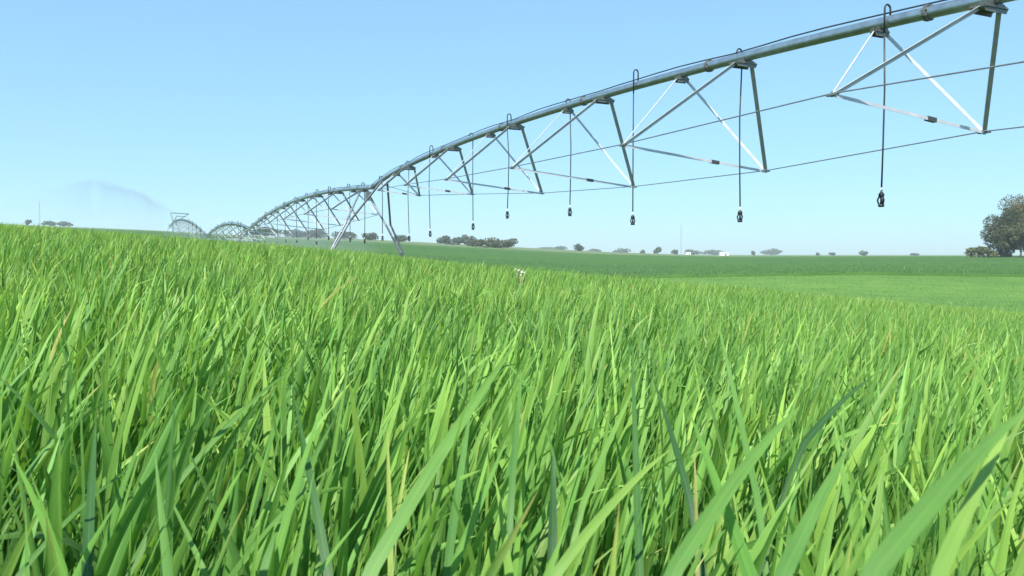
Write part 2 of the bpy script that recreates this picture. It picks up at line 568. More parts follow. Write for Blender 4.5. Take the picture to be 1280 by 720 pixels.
# farther on to the brow of the slope
X, Y = scatter(8.0, 20.0, 170)
far = tiller_leaves(X, Y, [(0.29, 0.27, 0.18, 0.40, 0.08), (0.33, 0.27, 0.14, 0.42, 0.18)], 1.2)
chunks.append(blades(**far, nseg=3, cols=2))
X, Y = scatter(20.0, 40.0, 48)
far = tiller_leaves(X, Y, [(0.30, 0.28, 0.18, 0.45, 0.14), (0.33, 0.26, 0.14, 0.38, 0.2)], 1.8)
chunks.append(blades(**far, nseg=2, cols=2))
X, Y = scatter(40.0, 64.0, 12)
far = tiller_leaves(X, Y, [(0.24, 0.36, 0.16, 0.4, 0.06)], 4.0)
chunks.append(blades(**far, nseg=2, cols=2))
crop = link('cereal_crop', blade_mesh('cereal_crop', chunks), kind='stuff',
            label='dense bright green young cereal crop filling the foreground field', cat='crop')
for i in range(HERO_N):
    ch = blades(**take(SINGLES, slice(i, i + 1)), nseg=10, cols=3)
    link('leaf', blade_mesh('leaf', [ch]), crop)

# leaves that stand out in the foreground: image position of foot and tip, distance from the camera, width
def ray(px, py):
    p = math.atan((360 - YH) / F)
    v = Vector(((px - 640) / F, 1.0, (360 - py) / F))
    c, s = math.cos(-p), math.sin(-p)
    return Vector((v.x, v.y * c - v.z * s, v.y * s + v.z * c))
def at(px, py, dist):
    r = ray(px, py)
    return Vector((0, 0, EYE)) + r * dist
def big_leaf(foot, tip, d0, d1, width, sag=0.08, hue=0.55, val=1.05, dry=0.0, flip=0.0):
    a = at(*foot, d0); b = at(*tip, d1)
    n = 14
    # carry the leaf on below its visible foot down into the crop
    ctrl = (a + b) / 2 + Vector((0, 0, (b - a).length * sag))
    root = a + (a - ctrl).normalized() * 0.12
    root.z = a.z - 0.14
    pts = []
    for i in range(n + 1):
        t = i / n
        if t < 0.25:
            s_ = t / 0.25
            pts.append(root.lerp(a, s_))
        else:
            s_ = (t - 0.25) / 0.75
            pts.append(a * (1 - s_) ** 2 + ctrl * 2 * s_ * (1 - s_) + b * s_ ** 2)
    V = []; T4 = []; UV = []
    view = Vector((0, 0, EYE))
    Lg = sum((pts[i + 1] - pts[i]).length for i in range(n))
    for i, p in enumerate(pts):
        t = i / n
        T = (pts[min(i + 1, n)] - pts[max(i - 1, 0)]).normalized()
        face = (view - p).normalized()
        nrm = (face * 0.8 + Vector((0.1, -0.2, 0.5))).normalized()
        wd = T.cross(nrm).normalized()
        ang = flip * (t - 0.4) + 0.25 * math.sin(t * 5 + foot[0])
        wd = Matrix.Rotation(ang, 3, T) @ wd
        nd = wd.cross(T)
        hw = width * 0.29 * min(1, 0.6 + 1.2 * t) * max(1 - t ** 2.6, 0.012) ** 0.85
        V += [p - wd * hw + nd * hw * 0.22, p, p + wd * hw + nd * hw * 0.22]
        for u in (0, 0.5, 1):
            T4.append((min(1, max(0, hue - 0.10 + 0.25 * (t - 0.4))), val * (0.80 + 0.14 * t), min(1, dry * (1 + max(t - 0.6, 0) * 1.5)), 1)); UV.append((u, t * Lg * 10))
    idx = np.arange((n + 1) * 3).reshape(n + 1, 3)
    Q = np.stack([idx[:-1, :-1], idx[:-1, 1:], idx[1:, 1:], idx[1:, :-1]], -1).reshape(-1, 4)
    me = blade_mesh('leaf', [(np.array([tuple(v) for v in V]), Q, np.array(T4), np.array(UV))])
    return link('leaf', me, crop)

BIG = [
    # foot, tip, d0, d1, width, sag, hue, val, dry, flip
    ((455, 730), (648, 425), 0.50, 0.66, 0.019, 0.05, 0.62, 1.08, 0.0, 0.3),
    ((690, 725), (838, 562), 0.48, 0.56, 0.012, 0.10, 0.80, 1.10, 0.06, 0.4),
    ((835, 725), (1000, 508), 0.46, 0.58, 0.018, 0.08, 0.55, 1.05, 0.0, 0.3),
    ((1085, 725), (1292, 505), 0.26, 0.34, 0.0135, 0.06, 0.55, 1.0, 0.0, 0.2),
    ((1170, 725), (1268, 520), 0.28, 0.36, 0.010, 0.03, 0.85, 1.12, 0.05, 0.2),
    ((975, 725), (1060, 560), 0.42, 0.50, 0.016, 0.03, 0.5, 1.0, 0.0, 0.2),
    ((488, 690), (484, 535), 0.62, 0.66, 0.0085, 0.0, 0.9, 1.15, 0.30, 0.2),
    ((497, 640), (512, 560), 0.64, 0.70, 0.006, 0.0, 0.9, 1.15, 0.30, 0.3),
    ((872, 720), (868, 560), 0.60, 0.66, 0.006, 0.0, 0.6, 0.8, 0.55, 0.1),
    ((866, 640), (815, 470), 0.66, 0.78, 0.012, 0.06, 0.10, 0.75, 0.0, 0.5),
    ((690, 700), (692, 560), 0.58, 0.62, 0.013, 0.0, 0.10, 0.75, 0.0, 0.3),
    ((800, 725), (790, 430), 0.62, 0.90, 0.012, 0.0, 0.25, 0.85, 0.0, 0.3),
    ((412, 725), (366, 490), 0.58, 0.70, 0.013, 0.03, 0.20, 0.85, 0.0, 0.5),
    ((210, 620), (372, 456), 0.80, 0.95, 0.012, 0.10, 0.55, 1.0, 0.0, 0.6),
    ((108, 720), (120, 520), 0.56, 0.70, 0.013, 0.02, 0.15, 0.8, 0.0, 0.3),
    ((262, 730), (206, 610), 0.60, 0.66, 0.008, 0.02, 0.60, 1.0, 0.0, 0.3),
    ((15, 730), (172, 580), 0.58, 0.70, 0.008, 0.12, 0.5, 0.9, 0.0, 0.3),
    ((640, 600), (652, 462), 0.72, 0.85, 0.012, 0.0, 0.45, 1.0, 0.0, 0.3),
    ((1000, 560), (1092, 470), 0.82, 0.95, 0.013, 0.06, 0.12, 0.78, 0.0, 0.4),
    ((725, 640), (800, 470), 0.80, 0.98, 0.012, 0.04, 0.75, 1.08, 0.0, 0.3),
    ((560, 700), (590, 500), 0.62, 0.80, 0.013, 0.02, 0.45, 1.0, 0.0, 0.4),
    ((330, 710), (420, 520), 0.62, 0.78, 0.014, 0.05, 0.5, 1.0, 0.0, 0.3),
    ((950, 640), (895, 395), 0.80, 1.20, 0.013, 0.02, 0.55, 1.05, 0.0, 0.2),
    ((400, 385), (452, 345), 2.6, 2.9, 0.014, 0.1, 0.9, 1.0, 0.65, 0.2),
    ((0, 368), (56, 366), 2.2, 2.3, 0.010, 0.12, 0.8, 1.1, 0.0, 0.1),
    ((905, 350), (918, 335), 10.5, 10.6, 0.03, 0.05, 0.6, 1.0, 0.0, 0.1),
]
for b in BIG:
    if b[2] < 5:
        big_leaf(*b)

# rough tops of the two farther fields
def tufts(y0f, y1f, n, L, W, hue0, val0, dz):
    t = rng.uniform(-0.85, 0.85, n)
    a = y0f(t); b_ = y1f(t)
    Y = a + (b_ - a) * rng.random(n) ** 1.3; X = t * Y
    B = np.stack([X, Y, land(X, Y) + dz], -1)
    k = np.ones(n)
    return blades(B, rng.uniform(-1.6, 1.6, n), np.abs(rng.normal(0.3, 0.2, n)), np.abs(rng.normal(0.4, 0.3, n)), L * rng.uniform(0.6, 1.3, n), W * rng.uniform(0.7, 1.3, n),
                  rng.normal(0, 0.7, n), rng.normal(0, 0.6, n), 0 * k, np.clip(rng.normal(hue0, 0.12, n), 0, 1), val0 * rng.uniform(0.85, 1.15, n), 0 * k, 2, 2)
link('pasture_grass', blade_mesh('pasture_grass', [tufts(lambda t: 60 + 0 * t, lambda t: dark_edge(t) + 0.5, 28000, 0.16, 0.07, 0.50, 0.82, 0.0)]), kind='stuff',
     label='short light green grass in the dip behind the near crop', cat='grass')
link('dark_crop_leaves', blade_mesh('dark_crop_leaves', [tufts(dark_edge, lambda t: dark_edge(t) + 75, 22000, 0.30, 0.09, 0.15, 0.80, 0.26)]), dark, kind='stuff')

# pale weed poking above the crop
wd_root = at(650, 345, 7.0)
weed = link('weed', None, label='small pale weed with white tips and brown stems above the crop', cat='weed')
weed.location = (wd_root.x, wd_root.y, gz(wd_root.x, wd_root.y))
top = wd_root.z - weed.location.z
M_STEM = plain_mat('brown_stem', (0.30, 0.20, 0.12), 0.8)
M_PETAL = plain_mat('white_petal', (0.55, 0.53, 0.47), 0.7)
for k, (dx, dz_) in enumerate([(-0.022, 0.050), (0.026, 0.030), (-0.010, 0.010)]):
    MB().tube([(0, 0, 0), (dx * 0.4, 0.005 * k, top * 0.6), (dx, 0.01 * k, top + dz_)], [0.005, 0.004, 0.003], 6).build('stem', M_STEM, weed)
    h = MB()
    for j in range(14):
        a = j * 2.4; el = random.uniform(-0.4, 1.2)
        d_ = Vector((math.cos(a) * math.cos(el), math.sin(a) * math.cos(el), math.sin(el)))
        c0 = Vector((dx, 0.01 * k, top + dz_))
        sd_ = d_.orthogonal().normalized() * 0.010
        h.add([c0, c0 + d_ * 0.012 + sd_ * 0.6, c0 + d_ * 0.026, c0 + d_ * 0.012 - sd_ * 0.6], [(0, 1, 2, 3)])
    h.build('flower_head', M_PETAL, weed)

# ---------------------------------------------------------------- the centre-pivot irrigator
X0, Y0, TH = 6.2003, 12.3408, -0.45099
ST, CT = math.sin(TH), math.cos(TH)
TILT = 0.0953
AXIS = Vector((ST, CT, 0)); SIDE = Vector((CT, -ST, 0)); UP = Vector((0, 0, 1))
def s_of(px):
    t = (px - 640) / F
    return (X0 - t * Y0) / (t * CT - ST)
def z_of(px, py):
    return (YH - py) / F * (Y0 + s_of(px) * CT) + EYE
def line(s, lat=0.0):
    return Vector((X0 + s * ST + lat * CT, Y0 + s * CT - lat * ST, 0))
T1 = s_of(466); T2 = s_of(312.5); T3 = 104.0; T4_ = s_of(219)
span_len = T2 - T1
T0 = T1 - span_len
def fitp(pts, deg):
    s = np.array([s_of(p[0]) for p in pts]); z = np.array([z_of(*p) for p in pts])
    return np.polyfit(s, z, deg)
P1 = fitp([(1280, -6), (1210, 8.7), (1160, 16.5), (1122, 25), (1085, 34), (1022, 50), (960, 66), (950, 72.5), (880, 87), (840, 96), (800, 107.5), (720, 131), (700, 134.5), (640, 156.5), (580, 178.5), (540, 194), (510, 207.5), (491, 217), (470, 229), (466, 232)], 4)
P2 = fitp([(466, 234), (452, 236), (440, 237.3), (415, 239.3), (395, 243), (375, 250), (350, 260), (330, 272), (312.5, 285.5)], 3)
z3a, z3b = float(np.polyval(P2, T2)), 2.35 + EYE
def pipe_z(s):
    if s <= T1:
        se = max(s, -3.0)
        zz = float(np.polyval(P1, se)) + (s - se) * 0.045
        k = min(max((s - (T1 - 4)) / 4, 0), 1)
        return zz + (float(np.polyval(P2, T1)) - float(np.polyval(P1, T1))) * k * k
    if s <= T2:
        return float(np.polyval(P2, s))
    if s <= T3:
        u = (s - T2) / (T3 - T2)
        return z3a * (1 - u) + z3b * u + 4 * u * (1 - u) * 0.92
    if s <= T4_:
        u = (s - T3) / (T4_ - T3)
        return z3b * (1 - u) + z4 * u + 4 * u * (1 - u) * 1.05
    return z4 + (s - T4_) * 0.01
z4 = z_of(219, 276.5)
def pp(s, lat=0.0, dz=0.0):
    p = line(s, lat); p.z = pipe_z(s) + dz
    return p
PR = 0.094

pivot = link('centre_pivot_irrigator', None,
             label='long galvanised irrigation machine of arched truss pipes on wheeled towers crossing the field', cat='irrigator')
pivot.location = line(T1) + Vector((0, 0, gz(*line(T1).xy)))
bpy.context.view_layer.update()
INV = Matrix.Translation(-pivot.location)
def part(mb, name, mat, parent=None, smooth=False, **kw):
    """world-space solid -> part of the irrigator (or sub-part of one of its parts)"""
    o_ = pivot.location
    mb.v = [(v[0] - o_.x, v[1] - o_.y, v[2] - o_.z) for v in mb.v]
    return mb.build(name, mat, parent or pivot, smooth, **kw)

def smooth_tube_part(name, pts, r, n, mat, parent=None):
    return part(MB().tube(pts, r, n), name, mat, parent, True)

def flange(s, r=1.32):
    a = AXIS * 1
    t = (pp(s + 0.2) - pp(s - 0.2)).normalized()
    c = pp(s)
    mb = MB()
    mb.tube([c - t * 0.028, c - t * 0.004], PR * r, 20)
    mb.tube([c + t * 0.004, c + t * 0.028], PR * r, 20)
    u = t.cross(SIDE).normalized()
    for k in range(8):
        ang = k * math.pi / 4 + 0.3
        q = c + (SIDE * math.cos(ang) + u * math.sin(ang)) * PR * 1.17
        mb.tube([q - t * 0.05, q + t * 0.05], 0.011, 6)
    return part(mb, 'flange', M_BRACKET)

ANG = 0.066; TK = 0.007
LPROF = [(-ANG / 2, 0), (ANG / 2, 0), (ANG / 2, TK), (-ANG / 2 + TK, TK), (-ANG / 2 + TK, ANG * 0.8), (-ANG / 2, ANG * 0.8)]
def angle_iron(a, b, up, size=1.0, mat=None, name='truss_strut', flip=False):
    pr = [(x * size * (-1 if flip else 1), -y * size) for x, y in LPROF]
    if not flip:
        pr = pr[::-1]
    return part(MB().profile(a, b, pr, up), name, mat or M_ANGLE)

def xsec(s, lat, dn):
    """point in the machine's tilted cross-section"""
    c = pp(s)
    return c + SIDE * (lat * math.cos(TILT) - dn * math.sin(TILT)) + UP * (-dn * math.cos(TILT) - lat * math.sin(TILT))

rods_near = {}; rods_far = {}
def truss(s, a, wdt, dep, dl, span, detail=True):
    q = xsec(s + dl, wdt / 2, dep)
    r = xsec(s + dl, -wdt / 2, dep)
    rods_near.setdefault(span, []).append(r); rods_far.setdefault(span, []).append(q)
    for sg, big in ((-1, True), (1, False)):
        sp = s + sg * a / 2
        c = pp(sp); t = (pp(sp + 0.2) - pp(sp - 0.2)).normalized()
        h1 = 0.26 if big else 0.16
        # saddle bracket: cradle plate under the pipe with a lug on either side
        mb = MB()
        pn = t.cross(SIDE).normalized()
        if pn.z < 0: pn = -pn
        pl = [(-h1, -0.11), (-0.09, -0.055), (0.09, -0.055), (h1, -0.12), (h1 * 0.85, -0.20), (-h1 * 0.85, -0.20)]
        for off in ((-0.11, 0.11) if big else (-0.05, 0.05)):
            vs = []
            for e in (-0.004, 0.004):
                vs += [c + t * (off + e) + SIDE * x + pn * y for x, y in pl]
            n = len(pl)
            mb.add(vs, [tuple(range(n - 1, -1, -1)), tuple(range(n, 2 * n))] + [(k, (k + 1) % n, n + (k + 1) % n, n + k) for k in range(n)])
        ln = 0.13 if big else 0.07
        mb.box(c - pn * 0.135, t * ln, SIDE * h1 * 0.93, pn * 0.004)
        part(mb, 'saddle_bracket', M_BRACKET)
        for lat, low in ((h1 * 0.85, q), (-h1 * 0.85, r)):
            top_ = c + SIDE * lat - pn * 0.125
            big_up = UP
            angle_iron(top_, low + (top_ - low).normalized() * 0.03, big_up, 0.30 if (lat < 0 and not big) else 1.05, flip=(lat < 0) if big else (lat > 0))
    br = angle_iron(r, q, UP, 0.95, name='cross_brace', flip=True)
    if detail:
        m_ = r.lerp(q, 0.62); dv = (q - r).normalized()
        sv = dv.cross(UP).normalized()
        part(MB().box(m_ + UP * -0.02 , dv * 0.10, sv * 0.034, UP * 0.034), 'decal', M_STICK, br)
    for e in (q, r):
        mb = MB()
        mb.box(e - UP * 0.02, AXIS * 0.09, SIDE * 0.035, UP * 0.012)
        mb.tube([e + UP * 0.03, e - UP * 0.05], 0.016, 6)
        part(mb, 'rod_knuckle', M_BRACKET)

# span nearest the camera: fitted positions
Sk = [-9.98, -4.99, 0.0, 4.9915, 9.9315, 14.8834, 19.867, 24.70]
Ak = [1.85, 1.82, 1.802, 1.8945, 1.7826, 1.8205, 1.8513, 1.70]
Wk = [2.2, 2.9, 3.324, 3.656, 3.66, 3.325, 2.66, 1.82]
D0 = [0.95, 1.2, 1.362, 1.72, 1.80, 1.672, 1.33, 0.95]
Dk = [1.15, 1.35] + D0[2:]
c0 = [3.4518, 0.5506, -0.2318, 0.0099]     # bracket line the truss depths were measured from
for k in range(len(Sk)):
    if Sk[k] > -3:
        Dk[k] = D0[k] + pipe_z(Sk[k]) - EYE - sum(c * (Sk[k] / 10) ** i for i, c in enumerate(c0))
    truss(Sk[k], Ak[k], Wk[k], Dk[k], 0.17, 1)
    flange(Sk[k] + 0.05)
for sp_, (sa, sb) in {2: (T1, T2), 3: (T2, T3), 4: (T3, T4_)}.items():
    n = 8 if sp_ < 4 else 11
    for k in range(n):
        u = (k + 0.5) / n
        f = math.sin(math.pi * (0.12 + 0.76 * u))
        truss(sa + (sb - sa) * u, 1.8, 1.2 + 2.45 * f, 0.55 + 1.2 * f, 0.1, sp_, False)
        flange(sa + (sb - sa) * u)
# pipes, power cable, truss rods
for sp_, (sa, sb) in {1: (T0, T1), 2: (T1, T2), 3: (T2, T3), 4: (T3, T4_ + 5)}.items():
    n = 48
    ss = [sa + (sb - sa) * i / n for i in range(n + 1)]
    pts = [pp(s) for s in ss]
    smooth_tube_part('pipe', pts, PR if sp_ == 1 else PR * 1.05, 24 if sp_ == 1 else 10, M_PIPE)
    cb = [pp(s, -0.035 + 0.02 * math.sin(s * 1.9), PR + 0.012 + 0.035 * abs(math.sin(s * 0.63 + 0.5))) for s in ss]
    smooth_tube_part('power_cable', cb, 0.013, 6, M_HOSE)
    for dct in (rods_near, rods_far):
        rr = dct[sp_]
        lat = -0.12 if dct is rods_near else 0.12
        chain = [pp(sa + 1.2, lat, -0.12)] + rr + [pp(min(sb, T4_) - 1.2, lat, -0.12)]
        for i in range(len(chain) - 1):
            part(MB().tube([chain[i], chain[i + 1]], 0.0105 if sp_ == 1 else 0.012, 6), 'truss_rod', M_ROD)

# drop hoses: gooseneck over the pipe, hose, weight and sprinkler
def drop(s, near, zbot, detail=True, rise=0.16):
    sg = -1 if near else 1
    c = pp(s)
    r_ = 0.014 if detail else 0.017
    neck = [c + UP * PR * 0.9]
    R = 0.080
    for k in range(9):
        a = math.pi * k / 8
        neck.append(c + UP * (PR + rise - 0.06 + math.sin(a) * 0.06 * (1 + rise)) + SIDE * sg * (R - R * math.cos(a)) * 0.78)
    off = neck[-1] - c
    neck.append(c + SIDE * off.dot(SIDE) + UP * (-PR - 0.1))
    g = part(MB().tube(neck, r_ * 1.15, 8), 'drop_hose', M_HOSE, None, True)
    g_end = neck[-1]
    low = Vector((g_end.x, g_end.y, zbot + 0.26))
    sway = Vector((random.uniform(-0.05, 0.05), random.uniform(-0.05, 0.05), 0))
    part(MB().tube([g_end + UP * 0.02, g_end.lerp(low, 0.35) + sway, g_end.lerp(low, 0.7) + sway * 0.6, low], r_, 8), 'hose', M_HOSE, g, True)
    lx = low
    z = zbot
    b = Vector((lx.x, lx.y, z))
    part(MB().tube([b + UP * 0.30, b + UP * 0.22], [0.017, 0.019], 10), 'coupling', M_PALE, g, True)
    # sprinkler: body, three arms, deflector plate
    mb = MB()
    mb.tube([b + UP * 0.225, b + UP * 0.20, b + UP * 0.17, b + UP * 0.155], [0.028, 0.044, 0.044, 0.024], 12)
    for k in range(3):
        a = k * 2.094 + 0.4
        dv = Vector((math.cos(a), math.sin(a), 0))
        mb.tube([b + dv * 0.030 + UP * 0.165, b + dv * 0.056 + UP * 0.11, b + dv * 0.038 + UP * 0.045], 0.013, 6)
    mb.tube([b + UP * 0.155, b + UP * 0.10, b + UP * 0.04], [0.024, 0.018, 0.024], 8)
    mb.tube([b + UP * 0.05, b + UP * 0.035, b + UP * 0.012, b], [0.02, 0.046, 0.05, 0.03], 12)
    part(mb, 'sprinkler_head', M_BLACK, g, True)
near_drops = [(1098, 259, True, 0.15), (926, 278, False, 0.10), (789, 281.5, True, 0.24), (713.5, 270.5, False, 0.10), (633, 273.5, True, 0.2), (592.5, 287.5, False, 0.1), (537, 296, True, 0.2), (512.5, 301.5, False, 0.12)]
for px, py, nr, rise in near_drops:
    sg = -0.16 if nr else 0.16
    s = s_of(px)
    # the hose hangs beside the pipe: slide along the pipe until the hose itself is on the column
    for _ in range(6):
        q = line(s, sg); s += ((q.x / q.y) - (px - 640) / F) * q.y / 0.75 * 0.9
    q = line(s, sg)
    drop(s, nr, (YH - py) / F * q.y + EYE, True, rise)
for px in (475, 453, 435, 414, 398.6, 383, 369, 355.5, 345, 334, 323.5, 315.5):
    s = s_of(px); q = line(s)
    drop(s, int(px) % 2 == 0, (YH - 303) / F * q.y + EYE + random.uniform(-0.15, 0.15), False)
for k in range(20):
    s = T2 + 3.2 * (k + 1.5)
    drop(s, k % 2 == 0, max(pipe_z(s) - 2.6, gz(*line(s).xy) + 1.2), False)

# towers
def tower(s, lat_l=-2.3, lat_r=1.75, half=1.75, detail=True):
    foot = []
    for lat in (lat_l, lat_r):
        p = line(s, lat); p.z = gz(p.x, p.y); foot.append(p)
    for lat, p in zip((lat_l, lat_r), foot):
        hub = p + UP * 0.66
        H = pipe_z(s) - hub.z
        knee_lat = lat * (0.52 if lat < 0 else 0.40)
        knee = line(s, knee_lat); knee.z = pipe_z(s) - H * 0.44
        for sg in (-1, 1):
            a = pp(s + sg * half, 0.12 * (1 if lat > 0 else -1), -0.12)
            k1 = knee + AXIS * sg * 0.34
            f1 = hub + AXIS * sg * 0.16 + UP * 0.12
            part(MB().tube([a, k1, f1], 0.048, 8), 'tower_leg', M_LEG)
        for u in (0.25, 0.6):
            c = knee.lerp(hub + UP * 0.12, u)
            hw_ = 0.34 + (0.16 - 0.34) * u
            part(MB().tube([c - AXIS * hw_, c + AXIS * hw_], 0.024, 6), 'rung', M_ANGLE)
        # wheel: ribbed tyre on a dished rim
        wmb = MB(); ax = AXIS * 0.0
        wdir = AXIS; n = 28
        wl = link('wheel', None, pivot)
        wl.location = hub - pivot.location
        ring = []
        prof = [(0.36, -0.15), (0.60, -0.17), (0.655, -0.12), (0.665, 0.0), (0.655, 0.12), (0.60, 0.17), (0.36, 0.15)]
        vs = []; fs = []
        for k in range(n):
            a = 2 * math.pi * k / n
            e = SIDE * math.cos(a) + UP * math.sin(a)
            lug = 0.0 if k % 2 else 0.025
            for r_, o_ in prof:
                vs.append(e * (r_ - (lug if r_ > 0.62 else 0)) + wdir * o_)
        m_ = len(prof)
        for k in range(n):
            for j in range(m_ - 1):
                fs.append((k * m_ + j, ((k + 1) % n) * m_ + j, ((k + 1) % n) * m_ + j + 1, k * m_ + j + 1))
        wmb.add(vs, fs); wmb.build('tyre', M_RUBBER, wl)
        r2 = MB().tube([wdir * -0.13, wdir * -0.05, wdir * -0.03, wdir * 0.03, wdir * 0.05, wdir * 0.13], [0.37, 0.36, 0.12, 0.12, 0.36, 0.37], 24)
        r2.build('rim', M_ANGLE, wl)
    a, b = foot[0] + UP * 0.72, foot[1] + UP * 0.72
    part(MB().tube([a, b], 0.07, 10), 'base_beam', M_PIPE)
    m_ = a.lerp(b, 0.5)
    part(MB().box(m_ + UP * 0.16, AXIS * 0.14, SIDE * 0.22, UP * 0.13), 'gear_motor', M_BRACKET)
    part(MB().box(pp(s, -0.25, -0.45), AXIS * 0.16, SIDE * 0.10, UP * 0.2), 'control_box', M_BRACKET)
    flange(s, 1.5)
tower(T1 - 0.2)
for s in (T0, T2, T3, T4_):
    tower(s, -2.1, 2.0)
# end of the machine: overhang, mast, stay bars, end gun
e0 = pp(T4_ + 4.6)
mast_top = at(213, 264.5, e0.y)
mast_foot = Vector((e0.x, e0.y, e0.z - 2.4))
part(MB().tube([mast_foot, e0, mast_top], 0.12, 8), 'mast', M_PIPE)
ra = at(214, 266, e0.y); rb = at(236, 267.5, e0.y - 20)
part(MB().tube([ra, rb], 0.10, 6), 'stay_bar', M_PIPE)
ra2 = at(221, 270, e0.y - 4); rb2 = at(232, 271, e0.y - 16)
part(MB().tube([ra2, rb2], 0.07, 6), 'stay_bar', M_PIPE)
part(MB().tube([rb, pp(T4_ - 14)], 0.06, 6), 'stay_cable', M_ROD)
part(MB().tube([ra2, pp(T4_ + 2)], 0.06, 6), 'stay_cable', M_ROD)
part(MB().tube([e0 + UP * 0.05, e0 + UP * 0.6, e0 + UP * 0.9 + AXIS * 0.7], [0.09, 0.08, 0.05], 8), 'end_gun', M_PIPE)

# ---------------------------------------------------------------- water thrown by the end gun and the sprinklers
def volume_mat(name, dens, col=(0.93, 0.95, 1.0), aniso=0.3):
    m = bpy.data.materials.new(name); m.use_nodes = True
    nt = m.node_tree; nt.nodes.clear()
    out = N(nt, 'ShaderNodeOutputMaterial')
    v = N(nt, 'ShaderNodeVolumePrincipled')
    v.inputs['Color'].default_value = (*col, 1)
    v.inputs['Density'].default_value = dens
    v.inputs['Anisotropy'].default_value = aniso
    nt.links.new(v.outputs[0], out.inputs['Volume'])
    return m

def lens(name, outline, thick, mat, **kw):
    """closed body bulging to `thick` at its middle line, thin at its rim; outline = list of (top, bottom) points"""
    vs = []; fs = []
    n = 10; m_ = len(outline)
    for i, (a, b) in enumerate(outline):
        u = i / (m_ - 1)
        edge = math.sin(math.pi * min(max(u, 0.02), 0.98)) ** 0.5
        c = (a + b) / 2; h = (a - b) / 2
        d = Vector((0.25, 0.97, 0))
        for k in range(n):
            an = 2 * math.pi * k / n
            vs.append(c + h * math.sin(an) * (0.05 + 0.95 * edge) + d * math.cos(an) * thick * edge)
    for i in range(m_ - 1):
        for k in range(n):
            fs.append((i * n + k, i * n + (k + 1) % n, (i + 1) * n + (k + 1) % n, (i + 1) * n + k))
    fs.append(tuple(range(n - 1, -1, -1))); fs.append(tuple((m_ - 1) * n + k for k in range(n)))
    return link(name, new_mesh(name, vs, fs, (mat,), True), None, **kw)
def plume(name, label):
    """water thrown by the end gun: a parabola of droplets with a thinning veil below it"""
    o0 = at(213, 263, e0.y)
    m = bpy.data.materials.new('gun_droplets'); m.use_nodes = True
    nt = m.node_tree; nt.nodes.clear()
    out = N(nt, 'ShaderNodeOutputMaterial'); v = N(nt, 'ShaderNodeVolumePrincipled')
    v.inputs['Color'].default_value = (0.60, 0.63, 0.73, 1); v.inputs['Anisotropy'].default_value = 0.3
    tc = N(nt, 'ShaderNodeTexCoord'); sx = N(nt, 'ShaderNodeSeparateXYZ')
    nt.links.new(tc.outputs['Object'], sx.inputs[0])
    def M(op, a, b=None, c=None):
        n = N(nt, 'ShaderNodeMath', operation=op)
        for i, q in enumerate((a, b, c)):
            if q is None: continue
            if isinstance(q, (int, float)): n.inputs[i].default_value = q
            else: nt.links.new(q, n.inputs[i])
        return n.outputs[0]
    x, z = sx.outputs[0], sx.outputs[2]
    wob = noise(nt, 0.35, 4, 0.6, tc.outputs['Object'])
    xa = M('ADD', x, 15.8)
    zarc = M('SUBTRACT', 5.9, M('MULTIPLY', M('MULTIPLY', xa, xa), 0.0236))
    d = M('ADD', M('SUBTRACT', zarc, z), M('MULTIPLY', M('SUBTRACT', wob.outputs[0], 0.5), 4.5))
    inside = M('MINIMUM', M('MAXIMUM', M('MULTIPLY', d, 1.2), 0.0), 1.0)
    dp = M('MAXIMUM', d, 0.0)
    veil = M('EXPONENT', M('MULTIPLY', dp, -0.17))
    jet = M('MULTIPLY', M('EXPONENT', M('MULTIPLY', dp, -1.6)), 3.2)
    jx = M('MINIMUM', M('MAXIMUM', M('MULTIPLY', M('ADD', x, 20.0), 0.1), 0.0), 1.0)       # the jet itself breaks up past its top
    fade = M('MINIMUM', M('MAXIMUM', M('MULTIPLY', M('ADD', x, 28.0), 0.09), 0.0), 1.0)
    near_x = M('MINIMUM', M('MAXIMUM', M('MULTIPLY', x, -0.4), 0.15), 1.0)
    stz = noise(nt, 1.0, 3, 0.6, tc.outputs['Object'], (0.55, 0.5, 0.10))
    streak = M('ADD', M('MULTIPLY', M('SUBTRACT', stz.outputs[0], 0.42), 4.0), 0.12)
    streak = M('MAXIMUM', streak, 0.0)
    yy = M('MULTIPLY', sx.outputs[1], 0.33)
    soft_y = M('EXPONENT', M('MULTIPLY', M('MULTIPLY', yy, yy), -1.0))
    tot = M('ADD', M('MULTIPLY', veil, streak), M('MULTIPLY', jet, jx))
    tot = M('MULTIPLY', M('MULTIPLY', M('MULTIPLY', tot, inside), M('MULTIPLY', fade, near_x)), soft_y)
    nt.links.new(M('MULTIPLY', tot, 0.08), v.inputs['Density'])
    nt.links.new(v.outputs[0], out.inputs['Volume'])
    g = gz(o0.x - 14, o0.y) - o0.z
    o = MB().box((-14.5, 0, (g + 8.2) / 2), (15.5, 0, 0), (0, 6, 0), (0, 0, (8.2 - g) / 2)).build(name, m, None, False, kind='stuff', label=label, cat='spray')
    o.location = o0
    m.cycles.volume_sampling = 'MULTIPLE_IMPORTANCE'
    return o
plume('water_spray', 'faint arc and veil of water shot leftwards by the end gun of the irrigator')

